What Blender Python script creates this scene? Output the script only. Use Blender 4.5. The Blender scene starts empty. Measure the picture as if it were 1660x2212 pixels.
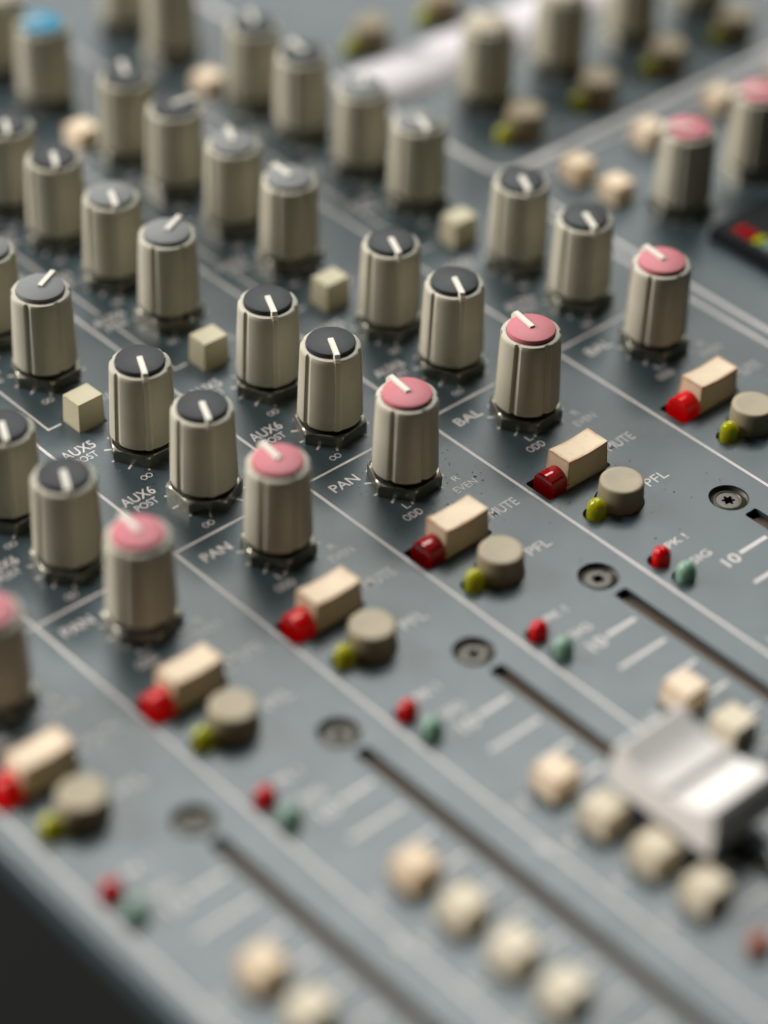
import bpy, bmesh, math, random
from mathutils import Vector, Matrix
R = math.radians
S = 0.001                      # everything below is written in millimetres
random.seed(7)
sc = bpy.context.scene
COL = sc.collection

# ------------------------------------------------------------------ camera
az, el, roll = R(47.07524857), R(38.96842232), R(1.57432517)
fwd = Vector((math.cos(el)*math.cos(az), math.cos(el)*math.sin(az), -math.sin(el)))
rt = fwd.cross(Vector((0, 0, 1))).normalized()
up = rt.cross(fwd)
right = rt*math.cos(roll) + up*math.sin(roll)
upv = -rt*math.sin(roll) + up*math.cos(roll)
cpos = Vector((18.7574, -4.18937, 0)) - fwd*412.028
cam_d = bpy.data.cameras.new('camera')
cam = bpy.data.objects.new('camera', cam_d)
COL.objects.link(cam)
m = Matrix((right, upv, -fwd)).transposed().to_4x4()
m.translation = cpos*S
cam.matrix_world = m
cam_d.sensor_fit = 'HORIZONTAL'
cam_d.sensor_width = 24.0
cam_d.lens = 5509.466/1660*24
cam_d.clip_start = 0.02
cam_d.clip_end = 30
cam_d.dof.use_dof = True
cam_d.dof.focus_distance = 0.4195
cam_d.dof.aperture_fstop = 4.1
cam_d.dof.aperture_blades = 0
sc.camera = cam

# ------------------------------------------------------------------ light
w = bpy.data.worlds.new('World')
sc.world = w
w.use_nodes = True
w.node_tree.nodes['Background'].inputs[0].default_value = (0.60, 0.72, 0.62, 1)
w.node_tree.nodes['Background'].inputs[1].default_value = 0.018


def area(name, pos, target, sx, sy, energy, color):
    d = bpy.data.lights.new(name, 'AREA')
    d.shape = 'RECTANGLE'
    d.size, d.size_y = sx, sy
    d.energy = energy
    d.color = color
    o = bpy.data.objects.new(name, d)
    COL.objects.link(o)
    o.location = pos
    o.rotation_euler = (Vector(target) - Vector(pos)).to_track_quat('-Z', 'Y').to_euler()
    return o


# tall window beyond the far end of the desk, and the pale room light beside it
area('window_light', (-1.2, 2.05, 1.12), (0, 0, 0), 1.4, 1.4, 140, (1.0, 0.96, 0.93))
area('side_window_light', (1.0, 1.08, 1.95), (0, 0, 0), 1.4, 1.0, 52, (0.97, 1.0, 0.97))
area('low_window_light', (1.75, 2.0, 1.15), (0, 0, 0), 1.9, 0.6, 15, (1.0, 1.0, 0.97))
# weak added fill lightening knob fronts at the right, fading towards the left
area('fill_light', (0.48, -0.22, 0.42), (0.08, 0, 0), 0.4, 0.4, 0.10, (1.0, 0.95, 0.82))
sc.view_settings.view_transform = 'Standard'
sc.view_settings.look = 'None'
sc.view_settings.exposure = -0.08
sc.view_settings.gamma = 1
sc.view_settings.use_curve_mapping = False


# ------------------------------------------------------------------ materials
def mat(name, col, rough=0.5, metal=0.0, spec=0.5, coat=0.0, trans=0.0, sss=0.0, ior=1.45,
        noise=0.0, nscale=400, bump=0.0, bscale=4000, edge=None, edge_r=0.35, grime=None, gscale=250, gmix=0.5,
        rvar=0.0, vary=0.0):
    mt = bpy.data.materials.new(name)
    mt.use_nodes = True
    nt = mt.node_tree
    b = nt.nodes['Principled BSDF']
    I = b.inputs
    I['Roughness'].default_value = rough
    I['Metallic'].default_value = metal
    I['Specular IOR Level'].default_value = spec
    I['Coat Weight'].default_value = coat
    I['Coat Roughness'].default_value = 0.08
    I['Transmission Weight'].default_value = trans
    I['IOR'].default_value = ior
    if sss:
        I['Subsurface Weight'].default_value = sss
        I['Subsurface Radius'].default_value = (1, 0.6, 0.35)
        I['Subsurface Scale'].default_value = 0.0012
    N, L = nt.nodes.new, nt.links.new
    tc = N('ShaderNodeNewGeometry').outputs['Position']

    def noise_node(scale, detail=4, rgh=0.6):
        n = N('ShaderNodeTexNoise')
        n.inputs['Scale'].default_value = scale
        n.inputs['Detail'].default_value = detail
        n.inputs['Roughness'].default_value = rgh
        L(tc, n.inputs['Vector'])
        return n.outputs['Fac']

    def ramp(src, a, c, lo=0.0, hi=1.0):
        r = N('ShaderNodeMapRange')
        r.inputs['From Min'].default_value = a
        r.inputs['From Max'].default_value = c
        r.inputs['To Min'].default_value = lo
        r.inputs['To Max'].default_value = hi
        L(src, r.inputs['Value'])
        return r.outputs['Result']

    def mix(fac, c1, c2):
        x = N('ShaderNodeMix')
        x.data_type = 'RGBA'
        L(fac, x.inputs['Factor'])
        for s, v in ((6, c1), (7, c2)):
            if hasattr(v, 'is_linked') or hasattr(v, 'links'):
                L(v, x.inputs[s])
            else:
                x.inputs[s].default_value = (*v, 1)
        return x.outputs[2]
    cur = None
    if noise:
        cur = mix(ramp(noise_node(nscale), 0.3, 0.7), tuple(c*(1-noise) for c in col), tuple(min(1, c*(1+noise)) for c in col))
    if grime:
        cur = mix(ramp(noise_node(gscale, 8, 0.75), 0.56, 0.74, 0, gmix), cur or col, grime)
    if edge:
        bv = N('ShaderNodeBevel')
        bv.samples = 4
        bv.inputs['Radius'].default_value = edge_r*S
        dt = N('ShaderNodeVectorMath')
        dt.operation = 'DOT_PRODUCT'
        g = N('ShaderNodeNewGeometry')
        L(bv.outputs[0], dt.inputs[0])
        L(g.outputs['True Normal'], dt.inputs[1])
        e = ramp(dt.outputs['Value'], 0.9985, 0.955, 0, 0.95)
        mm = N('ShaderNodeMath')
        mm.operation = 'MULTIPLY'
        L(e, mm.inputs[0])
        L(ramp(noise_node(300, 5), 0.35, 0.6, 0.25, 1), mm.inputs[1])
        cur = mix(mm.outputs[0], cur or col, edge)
    if vary:
        oi = N('ShaderNodeObjectInfo')
        hs = N('ShaderNodeHueSaturation')
        L(cur, hs.inputs['Color'])
        L(ramp(oi.outputs['Random'], 0, 1, 1-vary, 1+vary), hs.inputs['Value'])
        L(ramp(oi.outputs['Random'], 1, 0, 1-vary, 1+vary), hs.inputs['Saturation'])
        cur = hs.outputs['Color']
    if cur:
        L(cur, I['Base Color'])
    else:
        I['Base Color'].default_value = (*col, 1)
    if rvar:
        L(ramp(noise_node(160, 6, 0.7), 0.35, 0.7, rough-rvar, rough+rvar), I['Roughness'])
    if bump:
        bp = N('ShaderNodeBump')
        bp.inputs['Strength'].default_value = bump
        bp.inputs['Distance'].default_value = 0.00005
        L(noise_node(bscale, 3), bp.inputs['Height'])
        L(bp.outputs['Normal'], I['Normal'])
    return mt


M = dict(
    panel=mat('blue_grey_panel_paint', (0.043, 0.061, 0.067), 0.31, noise=0.10, nscale=60, bump=0.35, bscale=5200,
              grime=(0.030, 0.030, 0.026), gscale=75, gmix=0.28, rvar=0.035),
    ink=mat('white_silkscreen_ink', (0.55, 0.505, 0.485), 0.5, grime=(0.10, 0.11, 0.11), gscale=1500, gmix=0.9),
    knob=mat('beige_knob_plastic', (0.395, 0.368, 0.285), 0.42, noise=0.05, nscale=200, vary=0.06, bump=0.12, bscale=6000, edge=(0.62, 0.57, 0.47), edge_r=0.22,  # lighter edges: slight wear, and the rims' caught light put into the colour
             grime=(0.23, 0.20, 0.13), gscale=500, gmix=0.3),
    pointer=mat('ivory_pointer_plastic', (0.62, 0.585, 0.50), 0.45),
    pink=mat('pink_cap_plastic', (0.46, 0.135, 0.155), 0.5, spec=0.4, noise=0.05, nscale=400, bump=0.1, bscale=7000),
    charcoal=mat('charcoal_cap_plastic', (0.029, 0.031, 0.032), 0.52, spec=0.3, noise=0.12, nscale=500, bump=0.2, bscale=6000),
    grey=mat('grey_cap_plastic', (0.18, 0.182, 0.178), 0.6, spec=0.3, noise=0.05, nscale=300),
    blue=mat('blue_cap_plastic', (0.015, 0.22, 0.36), 0.55, spec=0.3),
    tan=mat('tan_cap_plastic', (0.36, 0.30, 0.21), 0.5),
    nut=mat('nickel_nut_metal', (0.27, 0.26, 0.21), 0.38, metal=1.0, noise=0.2, nscale=900, rvar=0.12),
    dark=mat('black_recess', (0.006, 0.006, 0.006), 0.8),
    shaft=mat('black_collar_plastic', (0.012, 0.011, 0.010), 0.6),
    cream=mat('cream_button_plastic', (0.69, 0.56, 0.40), 0.6, noise=0.06, nscale=260, sss=0.1, vary=0.07,
              edge=(0.36, 0.15, 0.035), edge_r=0.9, grime=(0.34, 0.20, 0.08), gscale=420, gmix=0.6),
    ivory=mat('aged_ivory_button_plastic', (0.62, 0.545, 0.41), 0.55, noise=0.06, nscale=260, vary=0.08,
              edge=(0.33, 0.24, 0.12), edge_r=0.6, grime=(0.34, 0.26, 0.15), gscale=420, gmix=0.4),
    greybtn=mat('putty_button_plastic', (0.44, 0.395, 0.265), 0.5, noise=0.05, nscale=260,
                edge=(0.30, 0.25, 0.13), edge_r=0.3, grime=(0.25, 0.22, 0.13), gscale=420, gmix=0.3),
    pfl=mat('taupe_button_plastic', (0.315, 0.262, 0.168), 0.5, noise=0.07, nscale=300,
            edge=(0.36, 0.28, 0.19), edge_r=0.4, grime=(0.18, 0.14, 0.09), gscale=500, gmix=0.3),
    darkpfl=mat('brown_button_plastic', (0.21, 0.16, 0.09), 0.5),
    red=mat('red_lens', (0.62, 0.002, 0.003), 0.10, spec=0.25, trans=0.25, sss=0.5),
    maroon=mat('dark_red_lens', (0.50, 0.002, 0.004), 0.08, spec=0.6, trans=0.35, sss=0.2),
    litred=mat('lit_red_lens', (0.72, 0.002, 0.003), 0.10, spec=0.25, trans=0.25, sss=0.5),
    yel=mat('yellow_green_lens', (0.66, 0.66, 0.006), 0.08, spec=0.5, trans=0.5, sss=0.6),
    grn=mat('pale_green_lens', (0.36, 0.58, 0.45), 0.10, trans=0.5, sss=0.3),
    orange=mat('orange_lens', (0.30, 0.085, 0.04), 0.3),
    screw=mat('dark_screw_metal', (0.075, 0.068, 0.056), 0.45, metal=0.5, noise=0.2, nscale=1200),
    felt=mat('brown_slot_felt', (0.080, 0.054, 0.036), 0.9, noise=0.3, nscale=2500),
    white=mat('white_fader_plastic', (0.66, 0.63, 0.60), 0.85, spec=0.15, noise=0.03, nscale=200),
    paper=mat('white_paper_tape', (0.52, 0.49, 0.505), 0.95, spec=0.1),
    body=mat('black_side_cheek_plastic', (0.012, 0.014, 0.013), 0.55),
    meter=mat('black_meter_plastic', (0.005, 0.006, 0.007), 0.6, spec=0.12),
    desk=mat('dark_desk_top', (0.008, 0.010, 0.008), 0.9, spec=0.12, noise=0.2, nscale=12),
    dust=mat('dark_dust', (0.05, 0.035, 0.02), 0.9),
    dustl=mat('pale_dust', (0.45, 0.36, 0.22), 0.8),
)

_b = M['litred'].node_tree.nodes['Principled BSDF'].inputs      # these lamps are on
_b['Emission Color'].default_value = (1.0, 0.004, 0.003, 1)
_b['Emission Strength'].default_value = 0.07


# ------------------------------------------------------------------ mesh helpers (millimetres)
def finish(name, bm, m, smooth=False, autosmooth=None):
    me = bpy.data.meshes.new(name)
    bmesh.ops.recalc_face_normals(bm, faces=bm.faces)
    bm.to_mesh(me)
    bm.free()
    me.transform(Matrix.Scale(S, 4))
    me.materials.append(m)
    if smooth:
        for p in me.polygons:
            p.use_smooth = True
        if autosmooth:
            me.set_sharp_from_angle(angle=R(autosmooth))
    return me


def new(name, me, parent, x=0, y=0, z=0, rz=0.0, label=None):
    o = bpy.data.objects.new(name, me)
    COL.objects.link(o)
    o.location = (x*S, y*S, z*S)
    o.rotation_euler = (0, 0, rz)
    if parent:
        o.parent = parent
    if label:
        o['label'] = label
    return o


def lathe(bm, prof, n=64, cx=0, cy=0, close=True):
    rings = []
    for r, z in prof:
        if r < 1e-6:
            rings.append([bm.verts.new((cx, cy, z))])
        else:
            rings.append([bm.verts.new((cx+r*math.cos(2*math.pi*i/n), cy+r*math.sin(2*math.pi*i/n), z)) for i in range(n)])
    for a, b in zip(rings, rings[1:]):
        for i in range(n):
            j = (i+1) % n
            if len(a) == 1 and len(b) == 1:
                continue
            if len(a) == 1:
                bm.faces.new((a[0], b[i], b[j]))
            elif len(b) == 1:
                bm.faces.new((a[i], a[j], b[0]))
            else:
                bm.faces.new((a[i], a[j], b[j], b[i]))
    return rings


def box(bm, x0, x1, y0, y1, z0, z1, tx=0, ty=0):
    """box with its top shrunk by tx, ty on each side"""
    v = [bm.verts.new(p) for p in ((x0, y0, z0), (x1, y0, z0), (x1, y1, z0), (x0, y1, z0),
                                   (x0+tx, y0+ty, z1), (x1-tx, y0+ty, z1), (x1-tx, y1-ty, z1), (x0+tx, y1-ty, z1))]
    for f in ((0, 3, 2, 1), (4, 5, 6, 7), (0, 1, 5, 4), (1, 2, 6, 5), (2, 3, 7, 6), (3, 0, 4, 7)):
        bm.faces.new([v[i] for i in f])
    return v


def bevel_sharp(bm, width, seg=3, ang=30):
    es = [e for e in bm.edges if len(e.link_faces) == 2 and e.calc_face_angle(0) > R(ang)]
    bmesh.ops.bevel(bm, geom=es, offset=width, segments=seg, affect='EDGES', profile=0.6, clamp_overlap=True)


def extrude_profile(bm, pts, a0, a1, axis='x', taper=0.0):
    """profile in (u, z) swept along the other horizontal axis"""
    def P(u, z, a, k):
        return (a, u*(1-k), z) if axis == 'x' else (u*(1-k), a, z)
    A = [bm.verts.new(P(u, z, a0 + (taper*(z-pts[0][1])), 0)) for u, z in pts]
    B = [bm.verts.new(P(u, z, a1 - (taper*(z-pts[0][1])), 0)) for u, z in pts]
    n = len(pts)
    bm.faces.new(A)
    bm.faces.new(B[::-1])
    for i in range(n):
        j = (i+1) % n
        bm.faces.new((A[i], B[i], B[j], A[j]))


# ---- knob: fluted tapering body, inlaid cap, pointer rib, collar and hexagon nut
def knob_body():
    bm = bmesh.new()
    n = 252
    gr = [math.radians(60*k) for k in range(1, 6)]

    def rad(th, r0):
        r = r0
        for g in gr:
            d = (th-g+math.pi) % (2*math.pi) - math.pi
            wd = R(7.2)
            if abs(d) < wd:
                r -= 0.42*(1-(abs(d)/wd)**4) if d < 0 else 0.42*(1-(d/wd))
        d = (th+math.pi) % (2*math.pi) - math.pi      # pointer line carried down the side as a rib
        if abs(d) < R(6.0):
            r += 0.24*min(1, (R(6.0)-abs(d))/R(1.0))
        # arcs between the flutes are flatter than a circle
        k = (th % R(60)) - R(30)
        r -= 0.10*(1-math.cos(k*6))*0.0
        return r
    zs = [(3.3, 5.45, 1), (3.5, 5.55, 1), (4.0, 5.54, 1), (8, 5.42, 1), (12.5, 5.27, 1), (15.6, 5.16, 1), (16.35, 5.12, 1),
          (16.75, 5.06, 0.8), (17.0, 4.9, 0.5), (17.1, 4.66, 0.15), (17.1, 4.25, 0), (16.85, 4.18, 0), (16.8, 0, 0)]
    rings = []
    for z, r0, k in zs:
        if r0 == 0:
            rings.append([bm.verts.new((0, 0, z))])
            continue
        ring = []
        for i in range(n):
            th = 2*math.pi*i/n
            r = r0 + (rad(th, r0)-r0)*k
            ring.append(bm.verts.new((r*math.cos(th), r*math.sin(th), z)))
        rings.append(ring)
    for a, b in zip(rings, rings[1:]):
        for i in range(n):
            j = (i+1) % n
            if len(b) == 1:
                bm.faces.new((a[i], a[j], b[0]))
            else:
                bm.faces.new((a[i], a[j], b[j], b[i]))
    lo = [bm.verts.new((4.3*math.cos(2*math.pi*i/n), 4.3*math.sin(2*math.pi*i/n), 3.3)) for i in range(n)]
    for i in range(n):
        j = (i+1) % n
        bm.faces.new((rings[0][j], rings[0][i], lo[i], lo[j]))
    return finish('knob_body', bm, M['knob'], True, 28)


def cap_mesh(m):
    bm = bmesh.new()
    lathe(bm, [(4.05, 16.8), (4.08, 17.62), (4.03, 17.80), (3.90, 17.88), (0, 17.90)], 96)
    return finish('knob_cap', bm, m, True, 40)


def pointer_mesh():
    bm = bmesh.new()
    box(bm, -0.25, 5.12, -0.58, 0.54, 17.2, 18.25, 0.05, 0.12)
    for v in bm.verts:
        if v.co.x > 4 and v.co.z > 18.0:
            v.co.x = 4.75
    bevel_sharp(bm, 0.16, 2)
    v = box(bm, 4.2, 5.22, -0.52, 0.52, 15.2, 17.6, 0.0, 0.05)
    return finish('knob_pointer', bm, M['pointer'], True, 35)


def nut_mesh():
    bm = bmesh.new()
    n = 48
    prof = []
    def hexr(th, r):
        k = (th % R(60)) - R(30)
        return r*math.cos(R(30))/math.cos(k)
    rings = []
    for z, rh, rc in ((0.02, 6.3, 9), (1.85, 6.3, 9), (2.2, 6.3, 6.0), (2.36, 6.2, 5.6), (2.36, 4.9, 4.9), (1.4, 4.6, 4.6)):
        ring = []
        for i in range(n*2):
            th = 2*math.pi*i/(n*2)
            r = min(hexr(th, rh), rc)
            ring.append(bm.verts.new((r*math.cos(th), r*math.sin(th), z)))
        rings.append(ring)
    for a, b in zip(rings, rings[1:]):
        for i in range(n*2):
            j = (i+1) % (n*2)
            bm.faces.new((a[i], a[j], b[j], b[i]))
    return finish('hex_nut', bm, M['nut'], True, 18)


def collar_mesh():
    bm = bmesh.new()
    lathe(bm, [(3.9, 1.0), (3.9, 2.4), (4.8, 2.55), (4.8, 3.35), (0, 3.35)], 48)
    return finish('shaft_collar', bm, M['shaft'], True, 40)


ME = dict(body=knob_body(), pointer=pointer_mesh(), nut=nut_mesh(), collar=collar_mesh())
CAPS = {k: cap_mesh(M[k]) for k in ('pink', 'charcoal', 'grey', 'blue', 'tan')}


def sq_button(w0, w1, h, m, name, bev=0.35, fx=1.0, fy=1.0):
    bm = bmesh.new()
    box(bm, -w0/2*fx, w0/2*fx, -w0/2*fy, w0/2*fy, -2, h, (w0-w1)/2, (w0-w1)/2)
    bevel_sharp(bm, bev, 3)
    return finish(name, bm, m, True, 40)


def mute_mesh():
    bm = bmesh.new()
    pts = [(-4.85, -2.0), (4.85, -2.0)]
    for i in range(7):
        u = 4.5 - 9.0*i/6
        pts.append((u, 5.0 + 0.34*(abs(u)/4.5)**2))
    # profile in x-z swept along y
    def sweep(y0, y1):
        A = [bm.verts.new((u, y0+(0.28 if z > 0 else 0), z)) for u, z in pts]
        B = [bm.verts.new((u, y1-(0.28 if z > 0 else 0), z)) for u, z in pts]
        bm.faces.new(A)
        bm.faces.new(B[::-1])
        for i in range(len(pts)):
            j = (i+1) % len(pts)
            bm.faces.new((A[i], B[i], B[j], A[j]))
    sweep(-2.6, 2.6)
    bevel_sharp(bm, 0.72, 4, 25)
    return finish('mute_button', bm, M['cream'], True, 40)


def pfl_mesh(m, name, h=4.35):
    bm = bmesh.new()
    lathe(bm, [(3.95, -2), (3.85, 0), (3.66, h-0.55), (3.6, h-0.25), (3.42, h-0.06), (3.15, h), (2.6, h-0.03), (0, h-0.10)], 80)
    return finish(name, bm, m, True, 40)


def led_mesh(m, name, r=1.62, hc=1.25):
    bm = bmesh.new()
    prof = [(0, -1.5), (r, -1.5), (r, hc)]
    for i in range(1, 9):
        a = R(90*i/8)
        prof.append((r*math.cos(a) if i < 8 else 0, hc + r*1.2*math.sin(a)))
    lathe(bm, prof, 48)
    return finish(name, bm, m, True, 60)


def muteled_mesh(m):
    bm = bmesh.new()
    pts = [(-2.3, -1.5), (2.3, -1.5), (2.3, 0.8)]
    for i in range(1, 16):
        a = R(180*i/16)
        pts.append((2.3*math.cos(a), 0.8+2.45*math.sin(a)))
    pts.append((-2.3, 0.8))
    extrude_profile(bm, pts, -1.85, 1.85, 'x')
    bevel_sharp(bm, 0.65, 4, 50)
    return finish('mute_lamp', bm, m, True, 45)


def screw_mesh():
    bm = bmesh.new()
    n = 72
    def star(th):
        return 1.12 + 0.26*math.cos(6*th)
    rings = []
    for kind, z in ((3.45, -1.0), (3.05, -0.62), (2.5, -0.42), (2.35, -0.55), (1.9, -0.50), ('s', -0.52), ('s', -1.6)):
        ring = []
        for i in range(n):
            th = 2*math.pi*i/n
            r = star(th) if kind == 's' else kind
            ring.append(bm.verts.new((r*math.cos(th), r*math.sin(th), z)))
        rings.append(ring)
    rings.append([bm.verts.new((0, 0, -1.6))])
    out = [bm.verts.new((4.0*math.cos(2*math.pi*i/n), 4.0*math.sin(2*math.pi*i/n), -0.3)) for i in range(n)]
    rings.insert(0, out)
    for a, b in zip(rings, rings[1:]):
        for i in range(n):
            j = (i+1) % n
            if len(b) == 1:
                bm.faces.new((a[i], a[j], b[0]))
            else:
                bm.faces.new((a[i], a[j], b[j], b[i]))
    bmesh.ops.scale(bm, vec=(0.86, 0.86, 1), verts=bm.verts)
    return finish('torx_screw', bm, M['screw'], True, 25)


def fader_mesh():
    bm = bmesh.new()
    pts = [(-9.6, 3.0), (9.6, 3.0), (9.9, 5.0), (9.3, 9.8), (8.6, 10.5), (7.6, 10.2), (5.6, 8.9), (3.2, 8.3), (0.9, 8.1),
           (0.6, 8.9), (-0.6, 8.9), (-0.9, 8.1), (-3.2, 8.3), (-5.6, 8.9), (-7.6, 10.2), (-8.6, 10.5), (-9.3, 9.8), (-9.9, 5.0)]
    extrude_profile(bm, pts, -6.9, 6.9, 'x', 0.07)
    bevel_sharp(bm, 0.35, 2, 40)
    return finish('fader_cap', bm, M['white'], True, 30)


ME.update(auxbtn=sq_button(5.0, 4.6, 5.3, M['greybtn'], 'square_button', 0.3, 1.1, 0.92),
          cbtn=sq_button(5.4, 4.8, 3.8, M['cream'], 'square_button', 0.95),
          ibtn=sq_button(5.4, 4.8, 3.9, M['ivory'], 'square_button', 0.8),
          lowbtn=sq_button(5.2, 4.8, 3.6, M['cream'], 'square_button', 0.6),
          mute=mute_mesh(), pfl=pfl_mesh(M['pfl'], 'round_button'), dpfl=pfl_mesh(M['darkpfl'], 'round_button', 5.5),
          yled=led_mesh(M['yel'], 'yellow_led'), rled=led_mesh(M['red'], 'red_led', 1.52, 1.1), gled=led_mesh(M['grn'], 'green_led'),
          oled=led_mesh(M['orange'], 'orange_led'), mled=muteled_mesh(M['litred']), mdark=muteled_mesh(M['maroon']), screw=screw_mesh(), fader=fader_mesh())

# ------------------------------------------------------------------ the desk underneath
bm = bmesh.new()
box(bm, -1500, 1500, -1500, 1500, -95, -70)
desk = new('desk_surface', finish('desk_surface', bm, M['desk']), None)
desk['kind'] = 'structure'

# ------------------------------------------------------------------ the console
root = bpy.data.objects.new('mixing_console', None)
COL.objects.link(root)
root.location = (0, 0, -0.070)
root['label'] = 'blue-grey audio mixing console covered in beige knobs, cream buttons and small lamps'
root['category'] = 'mixing console'
Z0 = 70.0        # children are written relative to the panel, so lift them by this


def part(name, me, x=0, y=0, z=0, rz=0.0, label=None, parent=None):
    return new(name, me, parent or root, x, y, z + (0 if parent else Z0), rz, label)


X = {0: -54.3, 1: -27.15, 2: 0.0, 3: 27.0, 4: 54.87, 5: 86.5}
DIV = {0: -67.6, 1: -40.4, 2: -13.46, 3: 13.45, 4: 40.3, 5: 71.5}
SLOTX = {0: -54.3+6.7, 1: -27.15+6.7, 2: 6.7, 3: 33.7, 4: 64.2, 5: 95.8}
LX = {s: X[s] + (-0.64 if s == 4 else -0.34 if s == 5 else 0) for s in X}   # lamp and button column of each strip
YP, YA6, YA5, YG1, YG2, YB1, YB2, YBL, YBL2 = 0, 18.6, 34.7, 62.0, 78.0, 95.3, 110.2, 137, 152.5
YC = (-66.3, -75.9, -85.7, -95.2)

# --- holes of the top panel
holes = []      # ('c', x, y, r) or ('r', x0, x1, y0, y1, corner)
hl = Vector((-0.30, 0.27))
for s in X:
    if s > 0 or True:
        holes.append(('r', LX[s]-12.9, LX[s]+1.6, -19.5, -13.7, 0.5))
        holes.append(('c', LX[s]-4.2, -26.85, 4.15))
        holes.append(('c', LX[s]-9.95, -26.75, 1.9))
        holes.append(('c', LX[s]-10.35+hl.x, -41.9+hl.y, 1.85))
        holes.append(('c', LX[s]-10.3+hl.x, -47.15+hl.y, 1.85))
        holes.append(('c', SLOTX[s], -38.0, 3.35))
        holes.append(('r', SLOTX[s]-1.35, SLOTX[s]+1.35, -150, -42.6, 0.4))
        holes.append(('r', X[s]-6.1, X[s]-0.3, 44.1, 49.9, 0.4))
        for y in YC:
            holes.append(('r', X[s]-4.2-2.9, X[s]-4.2+2.9, y-2.9, y+2.9, 0.4))
MBTN = [(120.0, 66.8), (140.5, 66.6), (161.2, 66.8), (182.4, 67.0), (120.4, 113.0), (141, 113)]
RBTN = [(116.2, 48.4), (116.6, 38.4), (136.6, 49.0), (157.2, 48.8), (177.5, 48.8)]
for x, y in MBTN:
    holes.append(('c', x, y, 4.1))
    holes.append(('c', x-5.4, y+0.7, 1.9))
for x, y in RBTN:
    holes.append(('r', x-2.9, x+2.9, y-2.9, y+2.9, 0.4))
for s in (3, 4, 5):
    holes.append(('r', X[s]-6.9, X[s]-1.1, 117.2, 123.0, 0.4))


def panel_mesh():
    cu = bpy.data.curves.new('p', 'CURVE')
    cu.dimensions = '2D'
    cu.fill_mode = 'BOTH'
    cu.extrude = 0.6

    def loop(pts):
        sp = cu.splines.new('POLY')
        sp.points.add(len(pts)-1)
        for p, (x, y) in zip(sp.points, pts):
            p.co = (x, y, 0, 1)
        sp.use_cyclic_u = True
    loop([(-70.0, -230), (330, -230), (330, 330), (-70.0, 330)])
    for h in holes:
        if h[0] == 'c':
            loop([(h[1]+h[3]*math.cos(R(a)), h[2]+h[3]*math.sin(R(a))) for a in range(0, 360, 10)])
        else:
            _, x0, x1, y0, y1, c = h
            pts = []
            for cx, cy, a0 in ((x1-c, y1-c, 0), (x0+c, y1-c, 90), (x0+c, y0+c, 180), (x1-c, y0+c, 270)):
                for a in (0, 30, 60, 90):
                    pts.append((cx+c*math.cos(R(a0+a)), cy+c*math.sin(R(a0+a))))
            loop(pts)
    o = bpy.data.objects.new('p', cu)
    COL.objects.link(o)
    dg = bpy.context.evaluated_depsgraph_get()
    me = bpy.data.meshes.new_from_object(o.evaluated_get(dg))
    bpy.data.objects.remove(o)
    me.name = 'top_panel'
    me.transform(Matrix.Translation((0, 0, -0.6)))
    me.transform(Matrix.Scale(S, 4))
    me.materials.clear()
    me.materials.append(M['panel'])
    return me


panel = part('top_panel', panel_mesh())

bm = bmesh.new()      # dark works under the plate
box(bm, -71, 329, -229, 329, -6.1, -3.5)
part('inner_chassis', finish('inner_chassis', bm, M['dark']))
bm = bmesh.new()      # rolled left edge of the folded plate
prof = [(-70.0, 0.0)]
for i in range(1, 9):
    a = R(90+90*i/8)
    prof.append((-70.0+1.6*math.cos(a), -1.6+1.6*math.sin(a)))
prof += [(-72.0, -3.4), (-71.2, -3.4), (-71.2, -2.0), (-70.0, -1.2)]
extrude_profile(bm, prof, -230, 330, 'y')
part('rolled_edge', finish('rolled_edge', bm, M['panel'], True, 50))
bm = bmesh.new()
box(bm, -71.0, 332, -232, 332, -69.9, -6.2)
bevel_sharp(bm, 1.5, 3)
part('case', finish('case', bm, M['body'], True, 40))

# --- felt and rail inside the fader slots
bm = bmesh.new()
box(bm, -1.33, 1.33, -149.9, -43.6, -3.1, -1.15)
felt = finish('slot_lining', bm, M['felt'])
for s in X:
    part('slot_lining', felt, SLOTX[s], 0)

# --- silkscreen
INKZ = 0.03


def text_geo(cache={}, txt='', bold=0.0):
    key = (txt, bold)
    if key not in cache:
        cu = bpy.data.curves.new('t', 'FONT')
        cu.body = txt
        cu.size = 1
        cu.offset = bold
        cu.resolution_u = 4
        o = bpy.data.objects.new('t', cu)
        COL.objects.link(o)
        dg = bpy.context.evaluated_depsgraph_get()
        me = bpy.data.meshes.new_from_object(o.evaluated_get(dg))
        bpy.data.objects.remove(o)
        vs = [tuple(v.co) for v in me.vertices]
        fs = [tuple(p.vertices) for p in me.polygons]
        bpy.data.meshes.remove(me)
        x0, x1 = min(v[0] for v in vs), max(v[0] for v in vs)
        y0, y1 = min(v[1] for v in vs), max(v[1] for v in vs)
        cache[key] = ([((v[0]-x0)/(x1-x0), (v[1]-y0)/(y1-y0)) for v in vs], fs)
    return cache[key]


def put_text(bm, txt, x0, x1, y0, y1, bold=0.0):
    vs, fs = text_geo(txt=txt, bold=bold)
    V = [bm.verts.new((x0+u*(x1-x0), y0+v*(y1-y0), INKZ)) for u, v in vs]
    for f in fs:
        try:
            bm.faces.new([V[i] for i in f])
        except ValueError:
            pass


def rect(bm, x0, x1, y0, y1):
    bm.faces.new([bm.verts.new((x, y, INKZ)) for x, y in ((x0, y0), (x1, y0), (x1, y1), (x0, y1))])


def tick(bm, cx, cy, deg, r0=5.1, r1=6.65, wd=0.40):
    a = R(deg)
    d = Vector((math.cos(a), math.sin(a)))
    n = Vector((-d.y, d.x))*wd/2
    c = Vector((cx, cy))
    bm.faces.new([bm.verts.new((p.x, p.y, INKZ)) for p in (c+d*r0-n, c+d*r1-n, c+d*r1+n, c+d*r0+n)])


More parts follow.
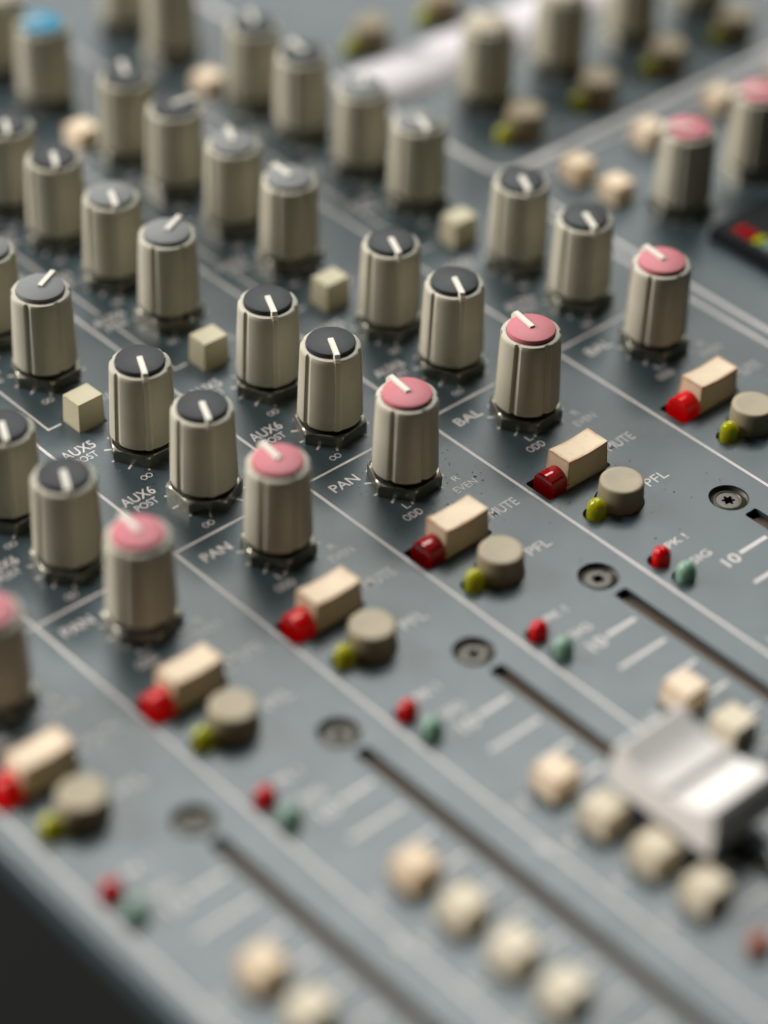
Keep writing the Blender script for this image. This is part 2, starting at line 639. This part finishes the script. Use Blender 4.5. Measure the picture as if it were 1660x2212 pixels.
def scale_ring(bm, cx, cy):
    for k in range(11):
        tick(bm, cx, cy, 240-30*k)


def infinity(bm, cx, cy, wd=2.3, h=1.25, t=0.13):
    # two rings side by side
    for sx in (-1, 1):
        n = 20
        a = [(cx+sx*wd/4.3+math.cos(2*math.pi*i/n)*(wd/4), cy+math.sin(2*math.pi*i/n)*h/2) for i in range(n)]
        b = [(cx+sx*wd/4.3+math.cos(2*math.pi*i/n)*(wd/4-t*1.4), cy+math.sin(2*math.pi*i/n)*(h/2-t*1.4)) for i in range(n)]
        A = [bm.verts.new((*p, INKZ+(0.004 if sx > 0 else 0))) for p in a]
        B = [bm.verts.new((*p, INKZ+(0.004 if sx > 0 else 0))) for p in b]
        for i in range(n):
            j = (i+1) % n
            bm.faces.new((A[i], A[j], B[j], B[i]))


def flat_finish(name, bm):
    for f in bm.faces:
        f.normal_update()
        if f.normal.z < 0:
            f.normal_flip()
    me = bpy.data.meshes.new(name)
    bm.to_mesh(me)
    bm.free()
    me.transform(Matrix.Scale(S, 4))
    me.materials.append(M['ink'])
    return me


for s in X:
    x = X[s]
    bm = bmesh.new()
    put_text(bm, 'BAL' if s >= 4 else 'PAN', x-11.0, x-5.5, 4.5, 6.6, 0.012)
    scale_ring(bm, x, YP)
    put_text(bm, 'L', x-4.9, x-3.8, -6.0, -4.6)
    put_text(bm, 'ODD', x-7.0, x-3.3, -8.5, -6.9, 0.008)
    put_text(bm, 'R', x+6.0, x+7.2, -6.0, -4.6)
    put_text(bm, 'EVEN', x+4.2, x+8.8, -8.5, -7.0)
    put_text(bm, 'MUTE', LX[s]+4.2, LX[s]+10.2, -16.9, -14.8, 0.006)
    put_text(bm, 'PFL', LX[s]+2.2, LX[s]+6.9, -27.7, -25.7, 0.006)
    put_text(bm, 'PK !', LX[s]-7.0, LX[s]-2.6, -40.8, -39.2, 0.01)
    put_text(bm, 'SIG', LX[s]-6.8, LX[s]-2.6, -46.0, -44.4, 0.01)
    put_text(bm, '10', SLOTX[s]-13.1, SLOTX[s]-9.9, -50.1, -47.8, 0.02)
    for i, (yk, nm, sub) in enumerate(((YA6, 'AUX6', 'POST'), (YA5, 'AUX5', 'POST'), (YG1, 'AUX4', 'PRE'), (YG2, 'AUX3', 'PRE'),
                                       (YB1, 'AUX2', 'PRE'), (YB2, 'AUX1', 'PRE'))):
        put_text(bm, nm, x-12.3, x-5.9, yk+5.0, yk+7.2, 0.012)
        put_text(bm, sub, x-11.3, x-7.0, yk+2.8, yk+4.4, 0.004)
        scale_ring(bm, x, yk)
        infinity(bm, x-4.7, yk-6.75)
    for yk in (YBL, YBL2):
        scale_ring(bm, x, yk)
    put_text(bm, 'PRE', x+1.0, x+4.6, 49.0, 50.6)
    for lb, y in zip(('1-2', '3-4', '5-6', 'MIX'), YC):
        put_text(bm, lb, x-12.0, x-9.1, y-0.3, y+1.3, 0.01)
    part('printed_lettering', flat_finish('printed_lettering', bm), parent=panel)

bm = bmesh.new()
T = 0.29
for s in X:
    d = DIV[s]
    rect(bm, d-T, d+T, -229, 9.3)
    rect(bm, d-T, d+T, 10.1, 300)
    nx = DIV.get(s+1, 101.8)
    rect(bm, d-T, nx-0.5, 9.32, 9.80)
    rect(bm, d+3.75, d+4.15, 48.3, 64.6)          # frame of the aux group, broken at the lettering
    rect(bm, d+4.15, d+6.6, 48.3, 48.7)
    rect(bm, d+3.75, d+4.15, 70.2, 80.6)
    rect(bm, d+3.75, d+4.15, 86.2, 98.0)
    rect(bm, d+3.75, d+4.15, 103.5, 113.0)
    rect(bm, d-1.0, d-T-0.05, -75.2, -73.0)
    sx = SLOTX[s]
    rect(bm, sx-9.2, sx-2.9, -49.1, -48.3)
    rect(bm, sx-12.9, sx-2.9, -55.4, -54.7)
    for k in range(12):
        rect(bm, sx-8.9, sx-2.9, -61.7-6.35*k, -61.0-6.35*k)
rect(bm, 101.6, 102.5, -229, 48)
rect(bm, 104.8, 105.8, -229, 48)
# rounded frame of the master section
pts = [(105.0, 280), (105.0, 64)]
for i in range(1, 7):
    a = R(180+90*i/6)
    pts.append((110+5*math.cos(a), 63+5*math.sin(a)))
pts += [(300, 58)]
for (a, b) in zip(pts, pts[1:]):
    d = (Vector(b)-Vector(a)).normalized()
    n = Vector((-d.y, d.x))*0.7
    a, b = Vector(a), Vector(b)
    bm.faces.new([bm.verts.new((p.x, p.y, INKZ)) for p in (a-n, b-n, b+n, a+n)])
for x in (122.7, 143.6, 164.8, 186):
    scale_ring(bm, x, 81)
for x in (123.3, 144.0):
    scale_ring(bm, x, 27.6)
rect(bm, 108, 300, 54.2, 54.7)
part('printed_lines', flat_finish('printed_lines', bm), parent=panel)

# --- knobs
ORD = ['leftmost', 'second', 'third', 'fourth', 'fifth', 'sixth']
WHAT = {'pink': 'pink', 'charcoal': 'charcoal', 'grey': 'grey', 'blue': 'blue', 'tan': 'tan'}


def knob(x, y, deg, cap, label, nut=None):
    rz = R(deg)
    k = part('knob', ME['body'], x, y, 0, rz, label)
    new('cap', CAPS[cap], k)
    new('pointer', ME['pointer'], k)
    new('collar', ME['collar'], k)
    nr = R(nut) if nut is not None else random.uniform(0, R(60))
    new('nut', ME['nut'], k, rz=nr-rz)
    return k


MIN = -117
# nut corner angles of the knobs near the focus, degrees in the panel plane
NUT = {('p', 3): 5, ('a6', 3): 8, ('a5', 2): 0, ('a6', 2): 27, ('a5', 3): -8, ('p', 2): 6, ('p', 4): 4, ('p', 1): 20, ('p', 5): 2,
       ('a6', 4): -2, ('a5', 4): 10, ('a6', 1): 15, ('a5', 1): 5}
for s in X:
    knob(X[s], YP, {0: 84, 1: 84, 2: 82, 3: 83, 4: 80, 5: 82}[s], 'pink', 'beige knob with pink cap on the %s channel strip' % ORD[s], NUT.get(('p', s)))
for s in (1, 2, 3, 4, 5):
    knob(X[s], YA6, MIN + (0, 0, 2, -1, 0, 3)[s], 'charcoal', 'beige knob with charcoal cap next to the pink one, %s strip' % ORD[s], NUT.get(('a6', s)))
    knob(X[s], YA5, MIN + (0, 1, 0, 1, 2, 0)[s], 'charcoal', 'beige knob with charcoal cap beside the square button, %s strip' % ORD[s], NUT.get(('a5', s)))
for s, a in ((2, 27), (3, 25), (4, 85), (5, -110)):
    knob(X[s], YG1, a, 'grey', 'beige knob with grey cap above the square button, %s strip' % ORD[s])
for s, a in ((2, -118), (3, -116), (4, 62), (5, 40)):
    knob(X[s], YG2, a, 'grey', 'beige knob with grey cap, further up the %s strip' % ORD[s])
for s, a in ((3, -118), (4, -7), (5, 80)):
    knob(X[s], YB1, a, 'charcoal', 'blurred beige knob with charcoal cap on the %s strip' % ORD[s])
for s, a in ((3, -118), (4, 62), (5, 60)):
    knob(X[s], YB2, a, 'charcoal', 'farthest beige knob with charcoal cap on the %s strip' % ORD[s])
for s, a in ((4, 150), (5, 100)):
    knob(X[s], YBL, a, 'blue', 'blurred beige knob with blue cap, %s strip' % ORD[s])
for s, a in ((4, 30), (5, 100)):
    knob(X[s], YBL2, a, 'tan', 'blurred beige knob at the top edge, %s strip' % ORD[s])
for x in (122.7, 143.6, 164.8, 186.0):
    knob(x, 81.0, 90, 'tan', 'blurred beige knob in the far master section')
for x, y in ((123.3, 27.6), (144.0, 28.2)):
    knob(x, y, 150, 'pink', 'blurred beige knob with pink cap near the level meter')

# --- buttons and lamps
for s in X:
    if s >= 2:
        part('square_button', ME['auxbtn'], X[s]-3.2, 47.0, rz=R((0, 0, 1.5, -1, 0.5, -2)[s]), label='putty square push button, %s strip' % ORD[s])
    part('mute_button', ME['mute'], LX[s]-4.0, -16.7, label='oblong cream mute button, %s strip' % ORD[s])
    part('mute_lamp', ME['mdark' if s in (3, 4) else 'mled'], LX[s]-10.0, -16.9, label=('dark' if s in (3, 4) else 'bright')+' red half-round lamp by the mute button, %s strip' % ORD[s])
    part('round_button', ME['pfl'], LX[s]-4.1, -26.9, label='taupe round push button, %s strip' % ORD[s])
    part('yellow_lamp', ME['yled'], LX[s]-9.75, -26.95, label='yellow-green lamp, %s strip' % ORD[s])
    if s < 5:
        part('screw', ME['screw'], SLOTX[s], -38.0, rz=R(random.uniform(0, 60)))
        part('red_lamp', ME['rled'], LX[s]-10.35, -41.9, label='round red peak lamp, %s strip' % ORD[s])
        part('green_lamp', ME['gled'], LX[s]-10.3, -47.15, label='pale green signal lamp, %s strip' % ORD[s])
for s in (0, 1, 2, 3):
    for y in YC:
        if (s == 3 and y < -80) or (s == 0 and y < -80) or (s == 1 and y < -100):
            continue
        part('square_button', ME['cbtn' if y > -70 else 'ibtn'], X[s]-4.2, y, z=random.uniform(-0.25, 0.1), rz=R(random.uniform(-2, 2)), label=('cream' if y > -70 else 'greyish ivory')+' square button beside the fader slot, %s strip' % ORD[s])
part('orange_lamp', ME['oled'], X[2]-5.2, -106)
for s in (4, 5):
    part('square_button', ME['lowbtn'], X[s]-4.0, 120.1, label='pressed cream square button, %s strip' % ORD[s])
for x, y in MBTN:
    part('round_button', ME['dpfl'], x, y, label='blurred brown round button in the far master section')
    part('yellow_lamp', ME['yled'], x-5.2, y+0.5)
for x, y in RBTN:
    part('square_button', ME['cbtn'], x, y, label='blurred cream square button in the master section')
part('fader_cap', ME['fader'], SLOTX[2], -82.3, label='white fader cap with a ridge across its dished top')
bm = bmesh.new()
box(bm, -0.5, 0.5, -4, 4, -2.5, 3.6)
part('fader_stem', finish('fader_stem', bm, M['shaft']), SLOTX[2], -82.3)

# --- level meter block at the right edge
bm = bmesh.new()
box(bm, 119.0, 150.0, -120, 17.0, 0.02, 3.0, 0.6, 0.6)
bevel_sharp(bm, 0.5, 2)
mt = part('level_meter', finish('level_meter', bm, M['meter'], True, 40))
for i in range(12):
    bm = bmesh.new()
    box(bm, -1.5, 1.5, -0.75, 0.75, 2.98, 3.35, 0.1, 0.1)
    mm = M['maroon'] if i < 2 else M['yel'] if i < 3 else M['grn']
    new('meter_lamp', finish('meter_lamp', bm, mm), mt, 122.6, 12.0-2.3*i)

# ------------------------------------------------------------------ loose things on the console
bm = bmesh.new()
n = 24
A, B = [], []
for i in range(n+1):
    x = 107.5 + 75*i/n
    z = 0.12 + 0.10*math.sin(i*0.9)
    A.append(bm.verts.new((x, 90.5+0.2*math.sin(i*1.7), z)))
    B.append(bm.verts.new((x, 107+0.25*math.sin(i*1.1), z+0.03)))
for i in range(n):
    bm.faces.new((A[i], A[i+1], B[i+1], B[i]))
me = finish('paper_tape', bm, M['paper'], True)
tape = new('paper_tape', me, None)
tape['label'] = 'blurred strip of white paper tape stuck across the far part of the console'
tape['category'] = 'tape'
sm = tape.modifiers.new('s', 'SOLIDIFY')
sm.thickness = 0.00012

bm = bmesh.new()
def grain(x, y, r):
    mtx = Matrix.Translation((x, y, r*0.5)) @ Matrix.Rotation(random.uniform(0, 3), 4, 'Z') @ Matrix.Diagonal((random.uniform(.6, 1.6), random.uniform(.6, 1), 0.7, 1))
    bmesh.ops.create_icosphere(bm, subdivisions=1, radius=r, matrix=mtx)
for i in range(420):
    c = random.choice(((32, -8, 7, 6), (32, -8, 5, 5), (45, -20, 20, 12), (20, 2, 16, 10), (-10, 34, 8, 8), (60, -28, 18, 10), (10, -20, 40, 25)))
    grain(random.gauss(c[0], c[2]), random.gauss(c[1], c[3]), abs(random.gauss(0.0, 0.055))+0.03)
for i in range(260):
    kx, ky = random.choice([(X[3], 0), (X[4], 0), (X[3], YA6), (X[2], YA6), (X[2], YA5), (X[3], YA5), (X[4], YA6)])
    a, rr = random.uniform(0, 6.28), random.uniform(6.3, 9.5)
    grain(kx+rr*math.cos(a), ky+rr*math.sin(a), abs(random.gauss(0, 0.045))+0.025)
me = finish('dust_grains', bm, M['dust'])
me.materials.append(M['dustl'])
for p in me.polygons:
    p.material_index = 1 if (p.index//20) % 4 == 0 else 0
dust = new('dust_grains', me, None)
dust['label'] = 'tiny grains of dust scattered over the panel'
dust['category'] = 'dust'
dust['kind'] = 'stuff'
